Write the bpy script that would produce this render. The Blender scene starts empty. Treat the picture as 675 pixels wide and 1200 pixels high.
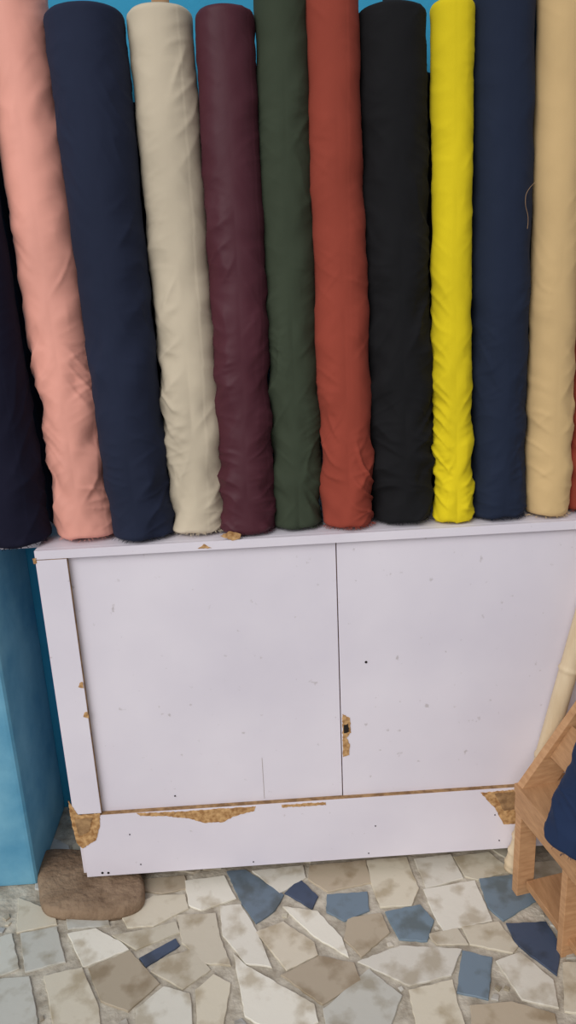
import bpy, math, random, bmesh
from mathutils import Vector, Matrix, noise
random.seed(7)
scene=bpy.context.scene
scene.view_settings.view_transform='Standard'
# ---------------- camera ----------------
F,PI_,RO,YW=911.6,0.3005,0.0459,0.0322
C=Vector((0,-1.65,1.5))
fw=Vector((math.sin(YW)*math.cos(PI_),math.cos(YW)*math.cos(PI_),-math.sin(PI_)))
r0=Vector((math.cos(YW),-math.sin(YW),0));u0=r0.cross(fw)
CR=r0*math.cos(RO)-u0*math.sin(RO);CU=u0*math.cos(RO)+r0*math.sin(RO)
cd=bpy.data.cameras.new('camera');cam=bpy.data.objects.new('camera',cd);scene.collection.objects.link(cam)
M=Matrix((CR,CU,-fw)).transposed().to_4x4();M.translation=C
cam.matrix_world=M
cd.sensor_fit='VERTICAL';cd.sensor_height=36;cd.lens=36*F/1200;cd.clip_start=.01
scene.camera=cam
def S(px,py,ax,v):   # photo survey: where the sight line meets a real plane
    d=CR*((px-337.5)/F)+CU*((600-py)/F)+fw
    return C+d*((v-C[ax])/d[ax])
# ---------------- materials ----------------
def lin(c):
    return tuple(((x/255)/12.92 if x/255<=.04045 else ((x/255+.055)/1.055)**2.4) for x in c)+(1,)
def mat(name,c1,c2=None,scale=8,rough=.7,bump=0,bscale=60,detail=6,p=(.35,.65),sheen=0,stretch=(1,1,1),bdist=.002,attr=None,spec=.3):
    m=bpy.data.materials.new(name);m.use_nodes=True
    n=m.node_tree.nodes;l=m.node_tree.links;b=n['Principled BSDF']
    b.inputs['Roughness'].default_value=rough
    b.inputs['Specular IOR Level'].default_value=spec
    if sheen:
        b.inputs['Sheen Weight'].default_value=sheen;b.inputs['Sheen Roughness'].default_value=.45
        b.inputs['Sheen Tint'].default_value=lin(tuple(min(255,x*.7+70) for x in c1))
    tc=n.new('ShaderNodeTexCoord');mp=n.new('ShaderNodeMapping');mp.inputs['Scale'].default_value=stretch
    l.new(tc.outputs['Object'],mp.inputs['Vector'])
    nz=n.new('ShaderNodeTexNoise');nz.inputs['Scale'].default_value=scale;nz.inputs['Detail'].default_value=detail
    l.new(mp.outputs[0],nz.inputs['Vector'])
    cr=n.new('ShaderNodeValToRGB');cr.color_ramp.elements[0].position=p[0];cr.color_ramp.elements[1].position=p[1]
    cr.color_ramp.elements[0].color=lin(c1);cr.color_ramp.elements[1].color=lin(c2 or c1)
    l.new(nz.outputs['Fac'],cr.inputs[0])
    col=cr.outputs[0]
    if attr:
        at=n.new('ShaderNodeAttribute');at.attribute_name=attr
        mx=n.new('ShaderNodeMix');mx.data_type='RGBA';mx.blend_type='MULTIPLY';mx.inputs[0].default_value=1
        l.new(at.outputs['Color'],mx.inputs[6]);l.new(col,mx.inputs[7]);col=mx.outputs[2]
    l.new(col,b.inputs['Base Color'])
    if bump:
        bn=n.new('ShaderNodeTexNoise');bn.inputs['Scale'].default_value=bscale;bn.inputs['Detail'].default_value=5
        l.new(mp.outputs[0],bn.inputs['Vector'])
        bp=n.new('ShaderNodeBump');bp.inputs['Strength'].default_value=bump;bp.inputs['Distance'].default_value=bdist
        l.new(bn.outputs['Fac'],bp.inputs['Height']);l.new(bp.outputs[0],b.inputs['Normal'])
    return m
def k(c,f): return tuple(min(255,x*f) for x in c)
laminate=mat('laminate_white',(218,212,222),(229,223,231),2.5,.45,.12,9,bdist=.002)
# sparse dirt specks on the laminate
_n=laminate.node_tree.nodes;_l=laminate.node_tree.links;_b=_n['Principled BSDF']
_src=_b.inputs['Base Color'].links[0].from_socket
_nz=_n.new('ShaderNodeTexNoise');_nz.inputs['Scale'].default_value=46;_nz.inputs['Detail'].default_value=3
_tc=_n.new('ShaderNodeTexCoord');_l.new(_tc.outputs['Object'],_nz.inputs['Vector'])
_cr=_n.new('ShaderNodeValToRGB');_cr.color_ramp.elements[0].position=.70;_cr.color_ramp.elements[1].position=.78
_cr.color_ramp.elements[0].color=(0,0,0,1);_cr.color_ramp.elements[1].color=(.45,.45,.45,1)
_l.new(_nz.outputs['Fac'],_cr.inputs[0])
_mx=_n.new('ShaderNodeMix');_mx.data_type='RGBA';_l.new(_cr.outputs[0],_mx.inputs[0]);_l.new(_src,_mx.inputs[6]);_mx.inputs[7].default_value=lin((150,138,132));_l.new(_mx.outputs[2],_b.inputs['Base Color'])
rawwood=mat('raw_chipboard',(150,108,66),(205,165,115),90,.9,.6,150,stretch=(1,1,1))
darkwood=mat('raw_edge',(128,98,68),(172,138,98),60,.9,.4,120)
blue=mat('blue_paint',(84,146,178),(118,174,198),7,.8,.5,18,bdist=.006)
bluew=mat('blue_wall',(46,146,184),(56,160,200),4,.75,.4,25,bdist=.004)
cement=mat('cement_lump',(118,96,76),(150,127,104),16,.95,.9,60,bdist=.008)
grout=mat('grout',(158,148,132),(202,194,178),26,.95,.9,90,bdist=.004)
plywood=mat('rack_wood',(170,126,88),(204,160,118),9,.6,.3,30,stretch=(3,3,14),p=(.2,.8))
plyH=mat('rack_wood_h',(160,118,82),(196,152,110),9,.6,.3,30,stretch=(14,2,14),p=(.2,.8))
pole_m=mat('pole_cream',(205,182,148),(222,202,170),8,.6,.2,30,stretch=(4,4,.5))
card=mat('cardboard',(160,125,90),(180,145,108),30,.9)
dark=mat('nail_dark',(35,30,28),None,8,.6)
crackm=mat('crack_line',(165,152,146),None,8,.8)
# ---------------- helpers ----------------
def link(me,name,mats,parent=None,smooth=False):
    o=bpy.data.objects.new(name,me);scene.collection.objects.link(o)
    for m in mats: me.materials.append(m)
    if smooth:
        for p in me.polygons:p.use_smooth=True
    if parent:o.parent=parent
    return o
def empty(name,loc=(0,0,0)):
    o=bpy.data.objects.new(name,None);scene.collection.objects.link(o);o.location=loc;o.empty_display_size=.05
    return o
def box(name,x0,x1,y0,y1,z0,z1,m,parent=None,bev=.0015,mtx=None):
    bm=bmesh.new();bmesh.ops.create_cube(bm,size=1)
    for v in bm.verts:
        v.co=Vector((x0+(v.co.x+.5)*(x1-x0),y0+(v.co.y+.5)*(y1-y0),z0+(v.co.z+.5)*(z1-z0)))
    if bev: bmesh.ops.bevel(bm,geom=bm.edges[:],offset=bev,segments=3,affect='EDGES',profile=.6)
    if mtx: bm.transform(mtx)
    me=bpy.data.meshes.new(name);bm.to_mesh(me);bm.free()
    return link(me,name,[m],parent)
def roughen(pts,step=.008,amp=.0012):
    out=[];n=len(pts)
    for i in range(n):
        a=Vector(pts[i]);b=Vector(pts[(i+1)%n]);L=(b-a).length;c=max(1,int(L/step))
        nr=Vector((b.y-a.y,a.x-b.x)).normalized() if L>0 else Vector((0,0))
        for j in range(c):
            q=a.lerp(b,j/c)
            out.append(q+nr*(random.uniform(-amp,amp)))
    return out
# ---------------- room shell ----------------
box('floor',-2.2,2.2,-2.6,.45,-.06,0,grout,bev=0)
box('wall_back',-2.2,2.2,.34,.46,0,2.9,bluew,bev=0)
box('wall_left',-1.5,-.95,.028,.34,0,2.9,blue,bev=.008)
box('wall_left_low',-.95,-.64,.028,.34,0,.931,blue,bev=.014)
# ---------------- counter ----------------
ct=empty('wooden_counter')
XL,XI,XS=-.515,-.4459,.1595
XR=1.05
box('side_left',XL,XL+.018,.016,.33,.04,.915,laminate,ct)
box('side_right',XR-.018,XR,.016,.33,.04,.915,laminate,ct)
box('back_panel',XL+.02,XR-.02,.315,.33,.04,.914,rawwood,ct)
box('bottom_board',XL+.02,XR-.02,.03,.31,.05,.066,rawwood,ct)
box('top_board',XL,XR,.0145,.335,.914,.930,laminate,ct)
box('top_board_end',-.638,XL,.07,.335,.914,.930,laminate,ct)
box('infill_panel_left',XL+.02,XS-.0012,.014,.026,.05,.912,laminate,ct)
box('infill_panel_right',XS+.0012,XR-.02,.0125,.026,.05,.912,laminate,ct)
box('seam_backing',XS-.01,XS+.01,.0255,.03,.05,.912,rawwood,ct)
def rail(name,x0,x1,z0,z1,full=False):
    box(name+'_core',x0,x1,.0012,.0135,z0,z1,laminate if full else darkwood,ct,bev=.0005)
    box(name+'_face',x0,x1,-.0005,.0014,z0+.0005,z1-(0 if full else .0012),laminate,ct,bev=.0003)
rail('top_rail',XL,XR,.909,.930,True)
rail('bottom_rail',XL+.012,XR,.0408,.2266)
rail('stile_left',XL,XI,.232,.9085)
rail('stile_right',XR-.07,XR,.2272,.9085)
ck=S(308,905,1,.014)
box('panel_crack',ck.x-.0005,ck.x+.0005,.0134,.0141,.232,S(308,888,1,.014).z,crackm,ct,bev=0)
def chip(name,pxs,y=-.0005,m=rawwood,t=.0012):
    pts=[S(a,b,1,y) for a,b in pxs];pts=roughen([(p.x,p.z) for p in pts],.004,.0012)
    bm=bmesh.new();f=bm.faces.new([bm.verts.new((p.x,y,p.y)) for p in pts])
    r=bmesh.ops.extrude_face_region(bm,geom=[f])
    for v in r['geom']:
        if isinstance(v,bmesh.types.BMVert): v.co.y-=t
    bmesh.ops.recalc_face_normals(bm,faces=bm.faces[:])
    me=bpy.data.meshes.new(name);bm.to_mesh(me);bm.free();return link(me,name,[m],ct)
chip('chip_corner',[(80,938),(91,955),(117,953),(117,966),(113,984),(97,994),(90,988),(84,965)])
chip('chip_corner_core',[(88,960),(108,958),(104,975),(92,980)],-.0018,darkwood)
chip('chip_rail',[(160,953),(213,951),(250,948),(300,945),(298,950),(275,956),(262,963),(240,964),(222,959),(195,956),(165,956)])
chip('chip_rail_b',[(330,943),(382,940),(382,943),(330,946)])
chip('chip_rail_right',[(563,929),(606,925),(606,965),(590,966),(581,948)])
chip('chip_rail_right_core',[(580,930),(604,928),(603,948),(590,950)],-.0018,darkwood)
chip('chip_seam',[(401,837),(410,841),(411,858),(406,864),(410,872),(409,884),(402,887)],.0122)
chip('chip_seam_core',[(403,850),(408,848),(409,857),(403,859)],.0108,dark)
chip('chip_top',[(258,628),(270,622),(283,626),(281,631),(272,633),(266,631)])
chip('chip_top_b',[(232,643),(239,637),(248,642)])
chip('chip_top_c',[(38,655),(42,654),(43,660),(40,661)])
for i,q in enumerate([(93,803),(99,838)]):
    chip('chip_stile_%d'%i,[(q[0],q[1]-3),(q[0]+4,q[1]-4),(q[0]+5,q[1]+3),(q[0]-1,q[1]+2)])
for i,q in enumerate([(429,776),(120,1023),(127,1023),(205,933),(440,968),(152,978),(297,1010),(432,1000),(585,985),(165,1013),(580,955)]):
    y=-.001 if q[1]>940 else .012
    c=S(q[0],q[1],1,y)
    bm=bmesh.new();bmesh.ops.create_cone(bm,cap_ends=True,segments=12,radius1=.0035 if i<3 else .002,radius2=.0028 if i<3 else .0015,depth=.002,matrix=Matrix.Translation(c)@Matrix.Rotation(math.pi/2,4,'X'))
    me=bpy.data.meshes.new('nail');bm.to_mesh(me);bm.free();link(me,'nail_%d'%i,[dark],ct)
# ---------------- fabric rolls ----------------
def roll(col,bot,top,rb,rt,seed,wr=1.0,core=card,corelen=0,threads=40,flap=-1.9,rough=.85,sheen=.15,spec=.15):
    b=Vector(bot);t=Vector(top);ax=(t-b);L=ax.length;ax.normalize()
    ex=Vector((1,0,0));ex=(ex-ax*ex.dot(ax)).normalized();ey=ax.cross(ex)
    NA,NZ=144,270
    fm=mat('fabric',k(col,.96),k(col,1.05),2.5,rough,.35,600,sheen=sheen,bdist=.0006,spec=spec)
    bm=bmesh.new();rings=[]
    def nz(u,v,f1,f2,th,s):
        c=math.cos(th);si=math.sin(th)
        return noise.noise(Vector(((u*c+v*si)*f1,(-u*si+v*c)*f2,s)))
    for j in range(NZ+1):
        tt=(j/NZ)**1.15
        v=tt*L;rr=rb+(rt-rb)*tt
        edge=1
        e=.012
        if v<e: edge=1-.18*(1-math.sqrt(max(0,1-(1-v/e)**2)))
        if L-v<.006: edge=1-.08*(1-(L-v)/.006)
        A=(.36+1.15*math.exp(-(v/.52)**1.6))*wr
        cx=.005*noise.noise(Vector((v*1.3,seed,0)))*wr*min(1,v/.1)
        ring=[]
        for i in range(NA):
            a=2*math.pi*i/NA
            aa=(a+math.pi/2)%(2*math.pi)-math.pi
            u=aa*rr
            wv=.04*noise.noise(Vector((u*9,v*7,seed+20)))
            d=.0056*nz(u+wv,v,6,17,.65,seed)+.0042*nz(u,v+wv,8,24,-.6,seed+5)
            for th,f1,f2,s2,am in ((.85,5,19,9,.0036),(-.7,6,25,14,.0030),(.35,8,38,17,.0016),(-.25,7,30,23,.0016)):
                n_=nz(u+wv,v+wv*.7,f1,f2,th,seed+s2)
                gate=max(0,noise.noise(Vector((u*6,v*4,seed+s2*2)))+.15)
                d+=am*gate*2.0*(max(0,1-abs(n_)*3.6)**1.5)
            dm=noise.noise(Vector((u*20,v*15,seed+31)))
            d-=.0034*max(0,dm-.10)
            d*=A
            d+=.0022*nz(u,v,4,2.2,0,seed+3)
            fa=((a-(flap+.25*math.sin(v*2+seed)))%(2*math.pi))/(2*math.pi)
            d+=.0006*(1-fa)
            fade=min(1,(math.pi-abs(aa))/.5);d*=fade if fade>0 else 0
            R=(rr+d)*edge
            z=v
            if j<8: z=v+(.005*noise.noise(Vector((math.cos(a)*1.6,math.sin(a)*1.6,seed*3))))*(1-j/8)
            p=b+ax*z+ex*(R*math.cos(a)+cx)+ey*(R*math.sin(a))
            ring.append(bm.verts.new(p))
        rings.append(ring)
    for j in range(NZ):
        for i in range(NA):
            bm.faces.new((rings[j][i],rings[j][(i+1)%NA],rings[j+1][(i+1)%NA],rings[j+1][i]))
    rc=.018
    for base,ring,sg in ((0,rings[0],-1),(L,rings[-1],1)):
        prev=ring;n=9
        R0=(rb if base==0 else rt)*.8
        for q in range(1,n+1):
            rq=R0+(rc-R0)*q/n
            dz=(-sg*(.001+.0025*(q%2)))
            cur=[bm.verts.new(b+ax*(base+dz)+ex*rq*math.cos(2*math.pi*i/NA)+ey*rq*math.sin(2*math.pi*i/NA)) for i in range(NA)]
            for i in range(NA):
                f=(prev[i],prev[(i+1)%NA],cur[(i+1)%NA],cur[i])
                bm.faces.new(f if sg>0 else f[::-1])
            prev=cur
        if sg>0:
            h=max(.004,corelen)
            def cr_(hh,r_): return [bm.verts.new(b+ax*(base+hh)+ex*r_*math.cos(2*math.pi*i/NA)+ey*r_*math.sin(2*math.pi*i/NA)) for i in range(NA)]
            o=cr_(h,rc);ii=cr_(h,rc-.003);dn=cr_(-.1,rc-.003)
            for A_,B_ in ((prev,o),(o,ii),(ii,dn)):
                for i in range(NA):
                    f=bm.faces.new((A_[i],A_[(i+1)%NA],B_[(i+1)%NA],B_[i]));f.material_index=1
            f=bm.faces.new(dn);f.material_index=1
        else:
            bm.faces.new(prev[::-1])
    me=bpy.data.meshes.new('fabric_roll');bm.to_mesh(me);bm.free()
    o=link(me,'fabric_roll',[fm,core],None,True)
    if threads:
        cu=bpy.data.curves.new('frayed_threads','CURVE');cu.dimensions='3D';cu.bevel_depth=.0004;cu.bevel_resolution=1
        rn=random.Random(seed)
        for q in range(threads):
            a=-math.pi/2+rn.uniform(-1.4,1.4)
            R=rb*rn.uniform(.86,.97)
            p=b+ax*rn.uniform(.0,.004)+ex*R*math.cos(a)+ey*R*math.sin(a)
            out_=(ex*math.cos(a)+ey*math.sin(a))
            sp=cu.splines.new('POLY');sp.points.add(2)
            l_=rn.uniform(.004,.011);s_=ex*rn.uniform(-.005,.005)
            for n_,pt in enumerate((p,p+out_*l_*.6+s_*.5-ax*.001,p+out_*l_*.8+s_-ax*.003)):
                sp.points[n_].co=(*pt,1)
        cu.materials.append(fm)
        th=bpy.data.objects.new('frayed_threads',cu);scene.collection.objects.link(th);th.parent=o
    return o
Z=.934
R=[ # colour, xb, yb, xt, yt, zt, rb, rt, wrinkle
 ((24,24,42),-.566,.070,-.600,.13,2.10,.071,.076,.7),
 ((228,160,143),-.413,.090,-.452,.185,2.06,.066,.070,1.2),
 ((35,41,60),-.281,.068,-.306,.150,2.005,.072,.079,.9),
 ((200,187,164),-.150,.088,-.153,.175,2.01,.065,.066,1.1),
 ((74,31,42),-.036,.064,-.024,.155,2.00,.060,.060,1.3),
 ((58,66,52),.078,.082,.087,.165,2.06,.056,.055,1.3),
 ((146,66,52),.194,.064,.194,.155,2.06,.060,.054,1.1),
 ((24,24,26),.322,.086,.318,.165,1.995,.072,.071,1.6),
 ((216,194,30),.437,.054,.437,.145,2.00,.041,.043,.8),
 ((32,40,58),.546,.070,.546,.165,2.06,.060,.065,.9),
 ((202,172,124),.658,.060,.668,.150,2.06,.050,.050,.6),
 ((140,62,48),.752,.082,.772,.170,2.06,.050,.050,.7),
 ((40,60,90),.868,.072,.885,.160,2.06,.055,.055,.7),
 ((18,20,30),.604,.195,.604,.270,2.06,.052,.052,.6),
 ((24,24,38),-.490,.222,-.528,.285,2.04,.046,.046,.6),  # dark roll added behind to darken the gap left of the peach roll
 ((26,30,44),-.215,.205,-.226,.280,1.86,.048,.048,.6),  # added short dark filler, makes the navy/cream gap read as shade
 ((24,26,30),.388,.205,.388,.285,1.90,.044,.044,.6),  # dark filler roll added to shade the sliver between black and yellow
]
blk=mat('core_black',(25,25,28),None)
for i,(c,xb,yb,xt,yt,zt,rb,rt,w) in enumerate(R):
    o=roll(c,(xb,yb,Z),(xt,yt,zt),rb,rt,i*3.7+1.3,w,core=blk if i==7 else card,corelen=.035 if i in(3,7) else .006,threads=70 if i in (0,3,4,5,6,9) else 24,flap=-1.2+.9*math.sin(i*2.1),
      rough=.6 if i in(1,4) else .85,spec=.3 if i in(1,4) else .15)
    if i==9:
        cu=bpy.data.curves.new('loose_thread','CURVE');cu.dimensions='3D';cu.bevel_depth=.0004
        sp=cu.splines.new('NURBS');pts=[S(628,213,1,.055),S(617,222,1,.05),S(615,240,1,.05),S(620,255,1,.05),S(618,268,1,.05)]
        sp.points.add(4)
        for p_,q_ in zip(sp.points,pts): p_.co=(*q_,1)
        sp.use_endpoint_u=True;sp.order_u=3;cu.materials.append(card)
        th=bpy.data.objects.new('loose_thread',cu);scene.collection.objects.link(th);th.parent=o
# ---------------- bamboo pole ----------------
pb=S(594,1006,2,0);pb=Vector((pb.x,-.034,.004));pt=S(672,765,1,-.034)
d=(pt-pb).normalized();Lp=.95
bm=bmesh.new();rings=[];NP=200
q=d.to_track_quat('Z','Y')
for j in range(NP+1):
    v=j/NP*Lp;r=.0215
    for nd in (.02,.055,.10,.34,.58,.8):
        r+=.0035*math.exp(-((v-nd)/.005)**2)
    r-=.0015*math.exp(-((v-.078)/.02)**2)
    rings.append([bm.verts.new(pb+q@Vector((r*math.cos(a*math.pi/12),r*math.sin(a*math.pi/12),v))) for a in range(24)])
for j in range(NP):
    for i in range(24): bm.faces.new((rings[j][i],rings[j][(i+1)%24],rings[j+1][(i+1)%24],rings[j+1][i]))
bm.faces.new(rings[0][::-1]);bm.faces.new(rings[-1])
me=bpy.data.meshes.new('bamboo_pole');bm.to_mesh(me);bm.free();link(me,'bamboo_pole',[pole_m],None,True)
# ---------------- wooden rack ----------------
rk=empty('wooden_display_rack')
O=Vector((0,-.10,0))
O.x=S(606,918,1,-.10).x
ea=Vector((.2,-.98,0)).normalized();eb=Vector((.98,.2,0)).normalized()
MR=Matrix((( eb.x,-ea.x,0,O.x),(eb.y,-ea.y,0,O.y),(0,0,1,0),(0,0,0,1)))
zt=S(606,918,1,O.y).z
D=.46;Wd=.36
for i,(x,y) in enumerate(((0,-.024),(0,-D),(Wd,-.024),(Wd,-D))):
    box('post_%d'%i,x,x+.045,y,y+.024,0,zt-.022,plywood,rk,mtx=MR)
box('inner_post',.004,.05,-.21,-.19,0,zt-.022,plywood,rk,mtx=MR)
box('side_rail_left',-.004,.018,-D,.0,zt-.075,zt-.022,plyH,rk,mtx=MR)
box('side_rail_right',Wd+.03,Wd+.05,-D,.0,zt-.075,zt-.022,plyH,rk,mtx=MR)
box('shelf_board',-.006,Wd+.05,-D-.005,.003,zt-.022,zt,plyH,rk,mtx=MR)
box('low_board',.02,Wd+.03,-D+.03,-.03,.03,.05,plyH,rk,mtx=MR)
sl=math.radians(54)
mt=MR@Matrix.Translation((0.0,0,zt+.0))@Matrix.Rotation(-sl,4,'Y')
box('slanted_arm',0,.55,-.022,0,-.075,0,plywood,rk,mtx=mt)
for i in range(3):
    box('back_slat_%d'%i,.10+i*.15,.19+i*.15,-.20,-.0225,-.03,-.012,plyH,rk,mtx=mt)
# navy roll standing on the rack, leaning right
bs=S(672,988,2,zt+.006)
tp=S(738,830,1,bs.y-.0)
dr=(tp-bs).normalized()
roll((34,48,76),bs,bs+dr*.9,.064,.066,55,.8,threads=20)
# ---------------- cement slab ----------------
def slab():
    out=[(50,1000),(47,1042),(55,1066),(90,1071),(130,1071),(160,1062),(168,1045),(160,1020),(120,1000)]
    pts=[S(a,b,2,.02) for a,b in out]
    cen=sum(pts,Vector())/len(pts)
    bm=bmesh.new();N=72;rings=[]
    base=[]
    n=len(pts)
    for s in range(N):
        f=s/N*n;i=int(f);t=f-i
        p0,p1,p2,p3=pts[(i-1)%n],pts[i],pts[(i+1)%n],pts[(i+2)%n]
        base.append(.5*((2*p1)+(p2-p0)*t+(2*p0-5*p1+4*p2-p3)*t*t+(3*p1-p0-3*p2+p3)*t**3))
    for sc,z in ((1.02,0),(1.03,.012),(1.0,.024),(.94,.030),(.7,.032),(.4,.032)):
        rings.append([bm.verts.new((cen.x+(p.x-cen.x)*sc,cen.y+(p.y-cen.y)*sc,z+(.004*noise.noise(p*30+Vector((0,0,sc*5))) if z>0 else 0))) for p in base])
    for a,b in zip(rings,rings[1:]):
        for i in range(N): bm.faces.new((a[i],a[(i+1)%N],b[(i+1)%N],b[i]))
    bm.faces.new(rings[-1]);bm.faces.new(rings[0][::-1])
    bmesh.ops.recalc_face_normals(bm,faces=bm.faces[:])
    me=bpy.data.meshes.new('cement_block');bm.to_mesh(me);bm.free();link(me,'cement_block',[cement],None,True)
slab()
# ---------------- broken tile floor ----------------
CRM=[(214,204,184),(205,196,176),(222,214,198),(196,188,170),(188,178,160),(210,206,196),(200,200,196)]
T="""t 168,1030 215,1026 222,1040 190,1046 170,1044
l 217,1032 262,1026 276,1052 236,1066 222,1060
b 266,1021 288,1019 332,1048 322,1066 300,1081 284,1058
l 296,1020 355,1014 358,1028 328,1046
n 334,1046 352,1030 372,1050 366,1064
t 364,1014 428,1008 434,1034 384,1044 362,1030
c 430,1008 476,1004 490,1040 482,1060 446,1062 436,1036
l 486,1006 528,1001 542,1028 500,1040
c 532,1004 572,998 600,1020 560,1030 545,1026
s 562,1030 618,1022 632,1052 590,1078 572,1062
l 497,1042 556,1032 576,1078 520,1090 508,1070
s 384,1048 430,1045 432,1066 404,1078 383,1068
s 452,1068 492,1060 508,1078 500,1102 468,1100
t 408,1076 446,1070 456,1092 424,1120 404,1100
l 332,1062 372,1068 400,1098 408,1120 368,1096
c 300,1092 332,1080 368,1104 372,1118 336,1136
l 258,1062 282,1060 300,1090 318,1132 288,1128 262,1096
c 208,1072 252,1070 258,1100 270,1130 240,1128 214,1104
c 140,1068 180,1050 216,1048 220,1064 180,1084 150,1086
g 78,1074 124,1072 128,1084 80,1088
c 132,1096 176,1088 206,1080 210,1092 160,1112
n 164,1122 205,1100 210,1108 172,1132
l 80,1094 112,1088 142,1104 150,1112 98,1132
g 24,1094 66,1086 76,1126 30,1138
g 0,1098 14,1094 22,1134 0,1142
c 22,1052 62,1068 66,1082 20,1092
t 104,1134 152,1114 186,1152 150,1184 118,1172
c 52,1144 96,1134 114,1176 118,1205 64,1205
g -8,1148 34,1144 46,1210 -10,1210
c 188,1124 226,1112 246,1136 214,1158 178,1138
l 160,1182 192,1156 222,1164 226,1210 160,1210
c 230,1160 250,1142 270,1152 262,1200 232,1210
l 274,1118 290,1132 368,1176 372,1196 330,1215 288,1190
t 330,1142 374,1120 414,1128 422,1148 378,1176
g 380,1182 432,1136 470,1166 452,1215 384,1215
l 420,1126 470,1108 540,1112 528,1142 480,1154
c 502,1094 536,1088 548,1106 512,1106
c 542,1086 584,1080 606,1108 600,1116 552,1106
n 594,1082 640,1080 657,1108 652,1142 606,1106
s 542,1114 577,1122 572,1170 536,1162
l 582,1126 610,1116 648,1148 654,1180 612,1170
c 480,1160 530,1148 534,1168 546,1205 490,1210
t 552,1178 600,1174 650,1188 655,1215 555,1215
g 662,1092 700,1090 705,1120 664,1122
c 660,1128 700,1126 705,1190 662,1184
c 638,1040 690,1032 700,1080 648,1076
c 604,1012 660,1008 680,1028 628,1044"""
CM={'t':(184,170,148),'l':(226,221,208),'c':(211,202,182),'g':(200,198,188),'b':(114,130,144),'s':(120,138,152),'n':(74,86,108)}
bm=bmesh.new();cl=bm.loops.layers.color.new('tile')
def addtile(poly,col,z=.0045,amp=.0012):
    cen=sum((Vector(p) for p in poly),Vector((0,0)))/len(poly)
    pts=roughen(poly,.012,amp)
    tilt=Vector((random.uniform(-.006,.006),random.uniform(-.006,.006)))
    loops=[]
    for sc,zz in ((0,-.002),(0,z-.0012),(.0012,z)):
        ring=[]
        for p in pts:
            dv=(cen-p);L=dv.length
            q=p+dv*(sc/L if L else 0)
            ring.append(bm.verts.new((q.x,q.y,zz+(tilt.dot(q-cen) if zz>0 else 0))))
        loops.append(ring)
    n=len(pts);fs=[]
    for a,b in zip(loops,loops[1:]):
        for i in range(n): fs.append(bm.faces.new((a[i],a[(i+1)%n],b[(i+1)%n],b[i])))
    fs.append(bm.faces.new(loops[-1]))
    c=tuple(x/255 for x in col)+(1,)
    for f in fs:
        for l in f.loops:l[cl]=c
def grow(poly,amt):
    cen=sum(poly,Vector((0,0)))/len(poly)
    return [p+(p-cen).normalized()*amt for p in poly]
polys=[]
for line in T.split('\n'):
    kx,*vs=line.split()
    P_=[S(float(v.split(',')[0]),float(v.split(',')[1]),2,.0045) for v in vs]
    P_=[Vector((p.x,p.y)) for p in P_]
    P_=grow(P_,.0022)
    polys.append(P_)
    f=random.uniform(.95,1.04);addtile(P_,k(CM[kx],f))
def inside(p,poly):
    r=False;n=len(poly)
    for i in range(n):
        a,b=poly[i],poly[(i+1)%n]
        if (a.y>p.y)!=(b.y>p.y) and p.x<(b.x-a.x)*(p.y-a.y)/(b.y-a.y)+a.x: r=not r
    return r
seeds=[sum(p,Vector((0,0)))/len(p) for p in polys];nh=len(seeds)
tries=0
while tries<9000 and len(seeds)<900:
    tries+=1
    s=Vector((random.uniform(-2.1,2.1),random.uniform(-2.5,.3)))
    if all((s-q).length>.085 for q in seeds): seeds.append(s)
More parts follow.
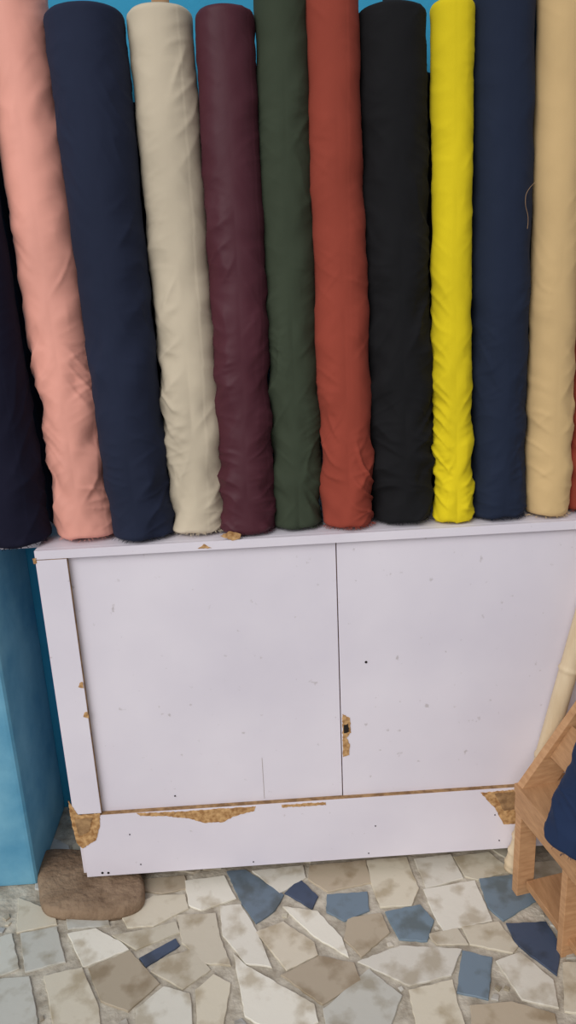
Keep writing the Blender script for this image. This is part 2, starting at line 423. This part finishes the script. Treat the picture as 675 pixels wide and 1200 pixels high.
for i in range(nh,len(seeds)):
    s=seeds[i]
    poly=[s+Vector(v) for v in ((-.2,-.2),(.2,-.2),(.2,.2),(-.2,.2))]
    for j,q in enumerate(seeds):
        if j==i or (q-s).length>.4: continue
        m=(s+q)/2;nrm=(q-s).normalized();m=m-nrm*.004
        new=[];n=len(poly)
        for a in range(n):
            A,B=poly[a],poly[(a+1)%n];da=(A-m).dot(nrm);db=(B-m).dot(nrm)
            if da<=0:new.append(A)
            if da*db<0:new.append(A.lerp(B,da/(da-db)))
        poly=new
        if len(poly)<3:break
    if len(poly)<3: continue
    if any(inside(v,h) for v in poly for h in polys) or any(inside(v,poly) for h in polys for v in h): 
        continue
    if max(v.y for v in poly)>.33: continue
    c=random.choice(CRM+[CM['s']]) if random.random()<.9 else CM['n']
    if s.y>-.6 and abs(s.x)<1: c=random.choice(CRM)
    addtile(poly,k(c,random.uniform(.92,1.02)),.0042)
# small shards filling the wide joints between the big pieces
def darea(p): return any(inside(p,h) for h in polys)
made=0
for t_ in range(9000):
    if made>=90: break
    c0=Vector((random.uniform(-.72,.75),random.uniform(-.48,-.03)))
    r=random.uniform(.008,.018);a0=random.uniform(0,6.28)
    pl=[c0+Vector((math.cos(a0+q*2*math.pi/4+random.uniform(-.3,.3)),math.sin(a0+q*2*math.pi/4)))*r*random.uniform(.8,1.1) for q in range(4)]
    pl.sort(key=lambda p:math.atan2(p.y-c0.y,p.x-c0.x))
    big=[c0+(p-c0)*1.25 for p in pl]
    if any(darea(p) for p in big+[c0]) or any(inside(v,big) for h in polys for v in h): continue
    polys.append(pl);made+=1
    addtile(pl,k(random.choice(CRM),random.uniform(.85,1)),.0040,.0008)
me=bpy.data.meshes.new('floor_mosaic_tiles');bm.to_mesh(me);bm.free()
tile_m=mat('tile',(212,205,194),(250,250,250),14,.5,.35,40,attr='tile',bdist=.002,p=(.36,.50))
link(me,'floor_mosaic_tiles',[tile_m])
# ---------------- light ----------------
w=bpy.data.worlds.new('world');scene.world=w;w.use_nodes=True
w.node_tree.nodes['Background'].inputs[0].default_value=(.95,.95,1,1)
w.node_tree.nodes['Background'].inputs[1].default_value=.42
sd=bpy.data.lights.new('sun','SUN');sd.energy=2.05;sd.angle=math.radians(45);sd.color=(1,.985,.97)
so=bpy.data.objects.new('sun',sd);scene.collection.objects.link(so)
so.rotation_euler=Vector((.65,1.0,-.8)).to_track_quat('-Z','Y').to_euler()
so.location=(-2,-3,3)
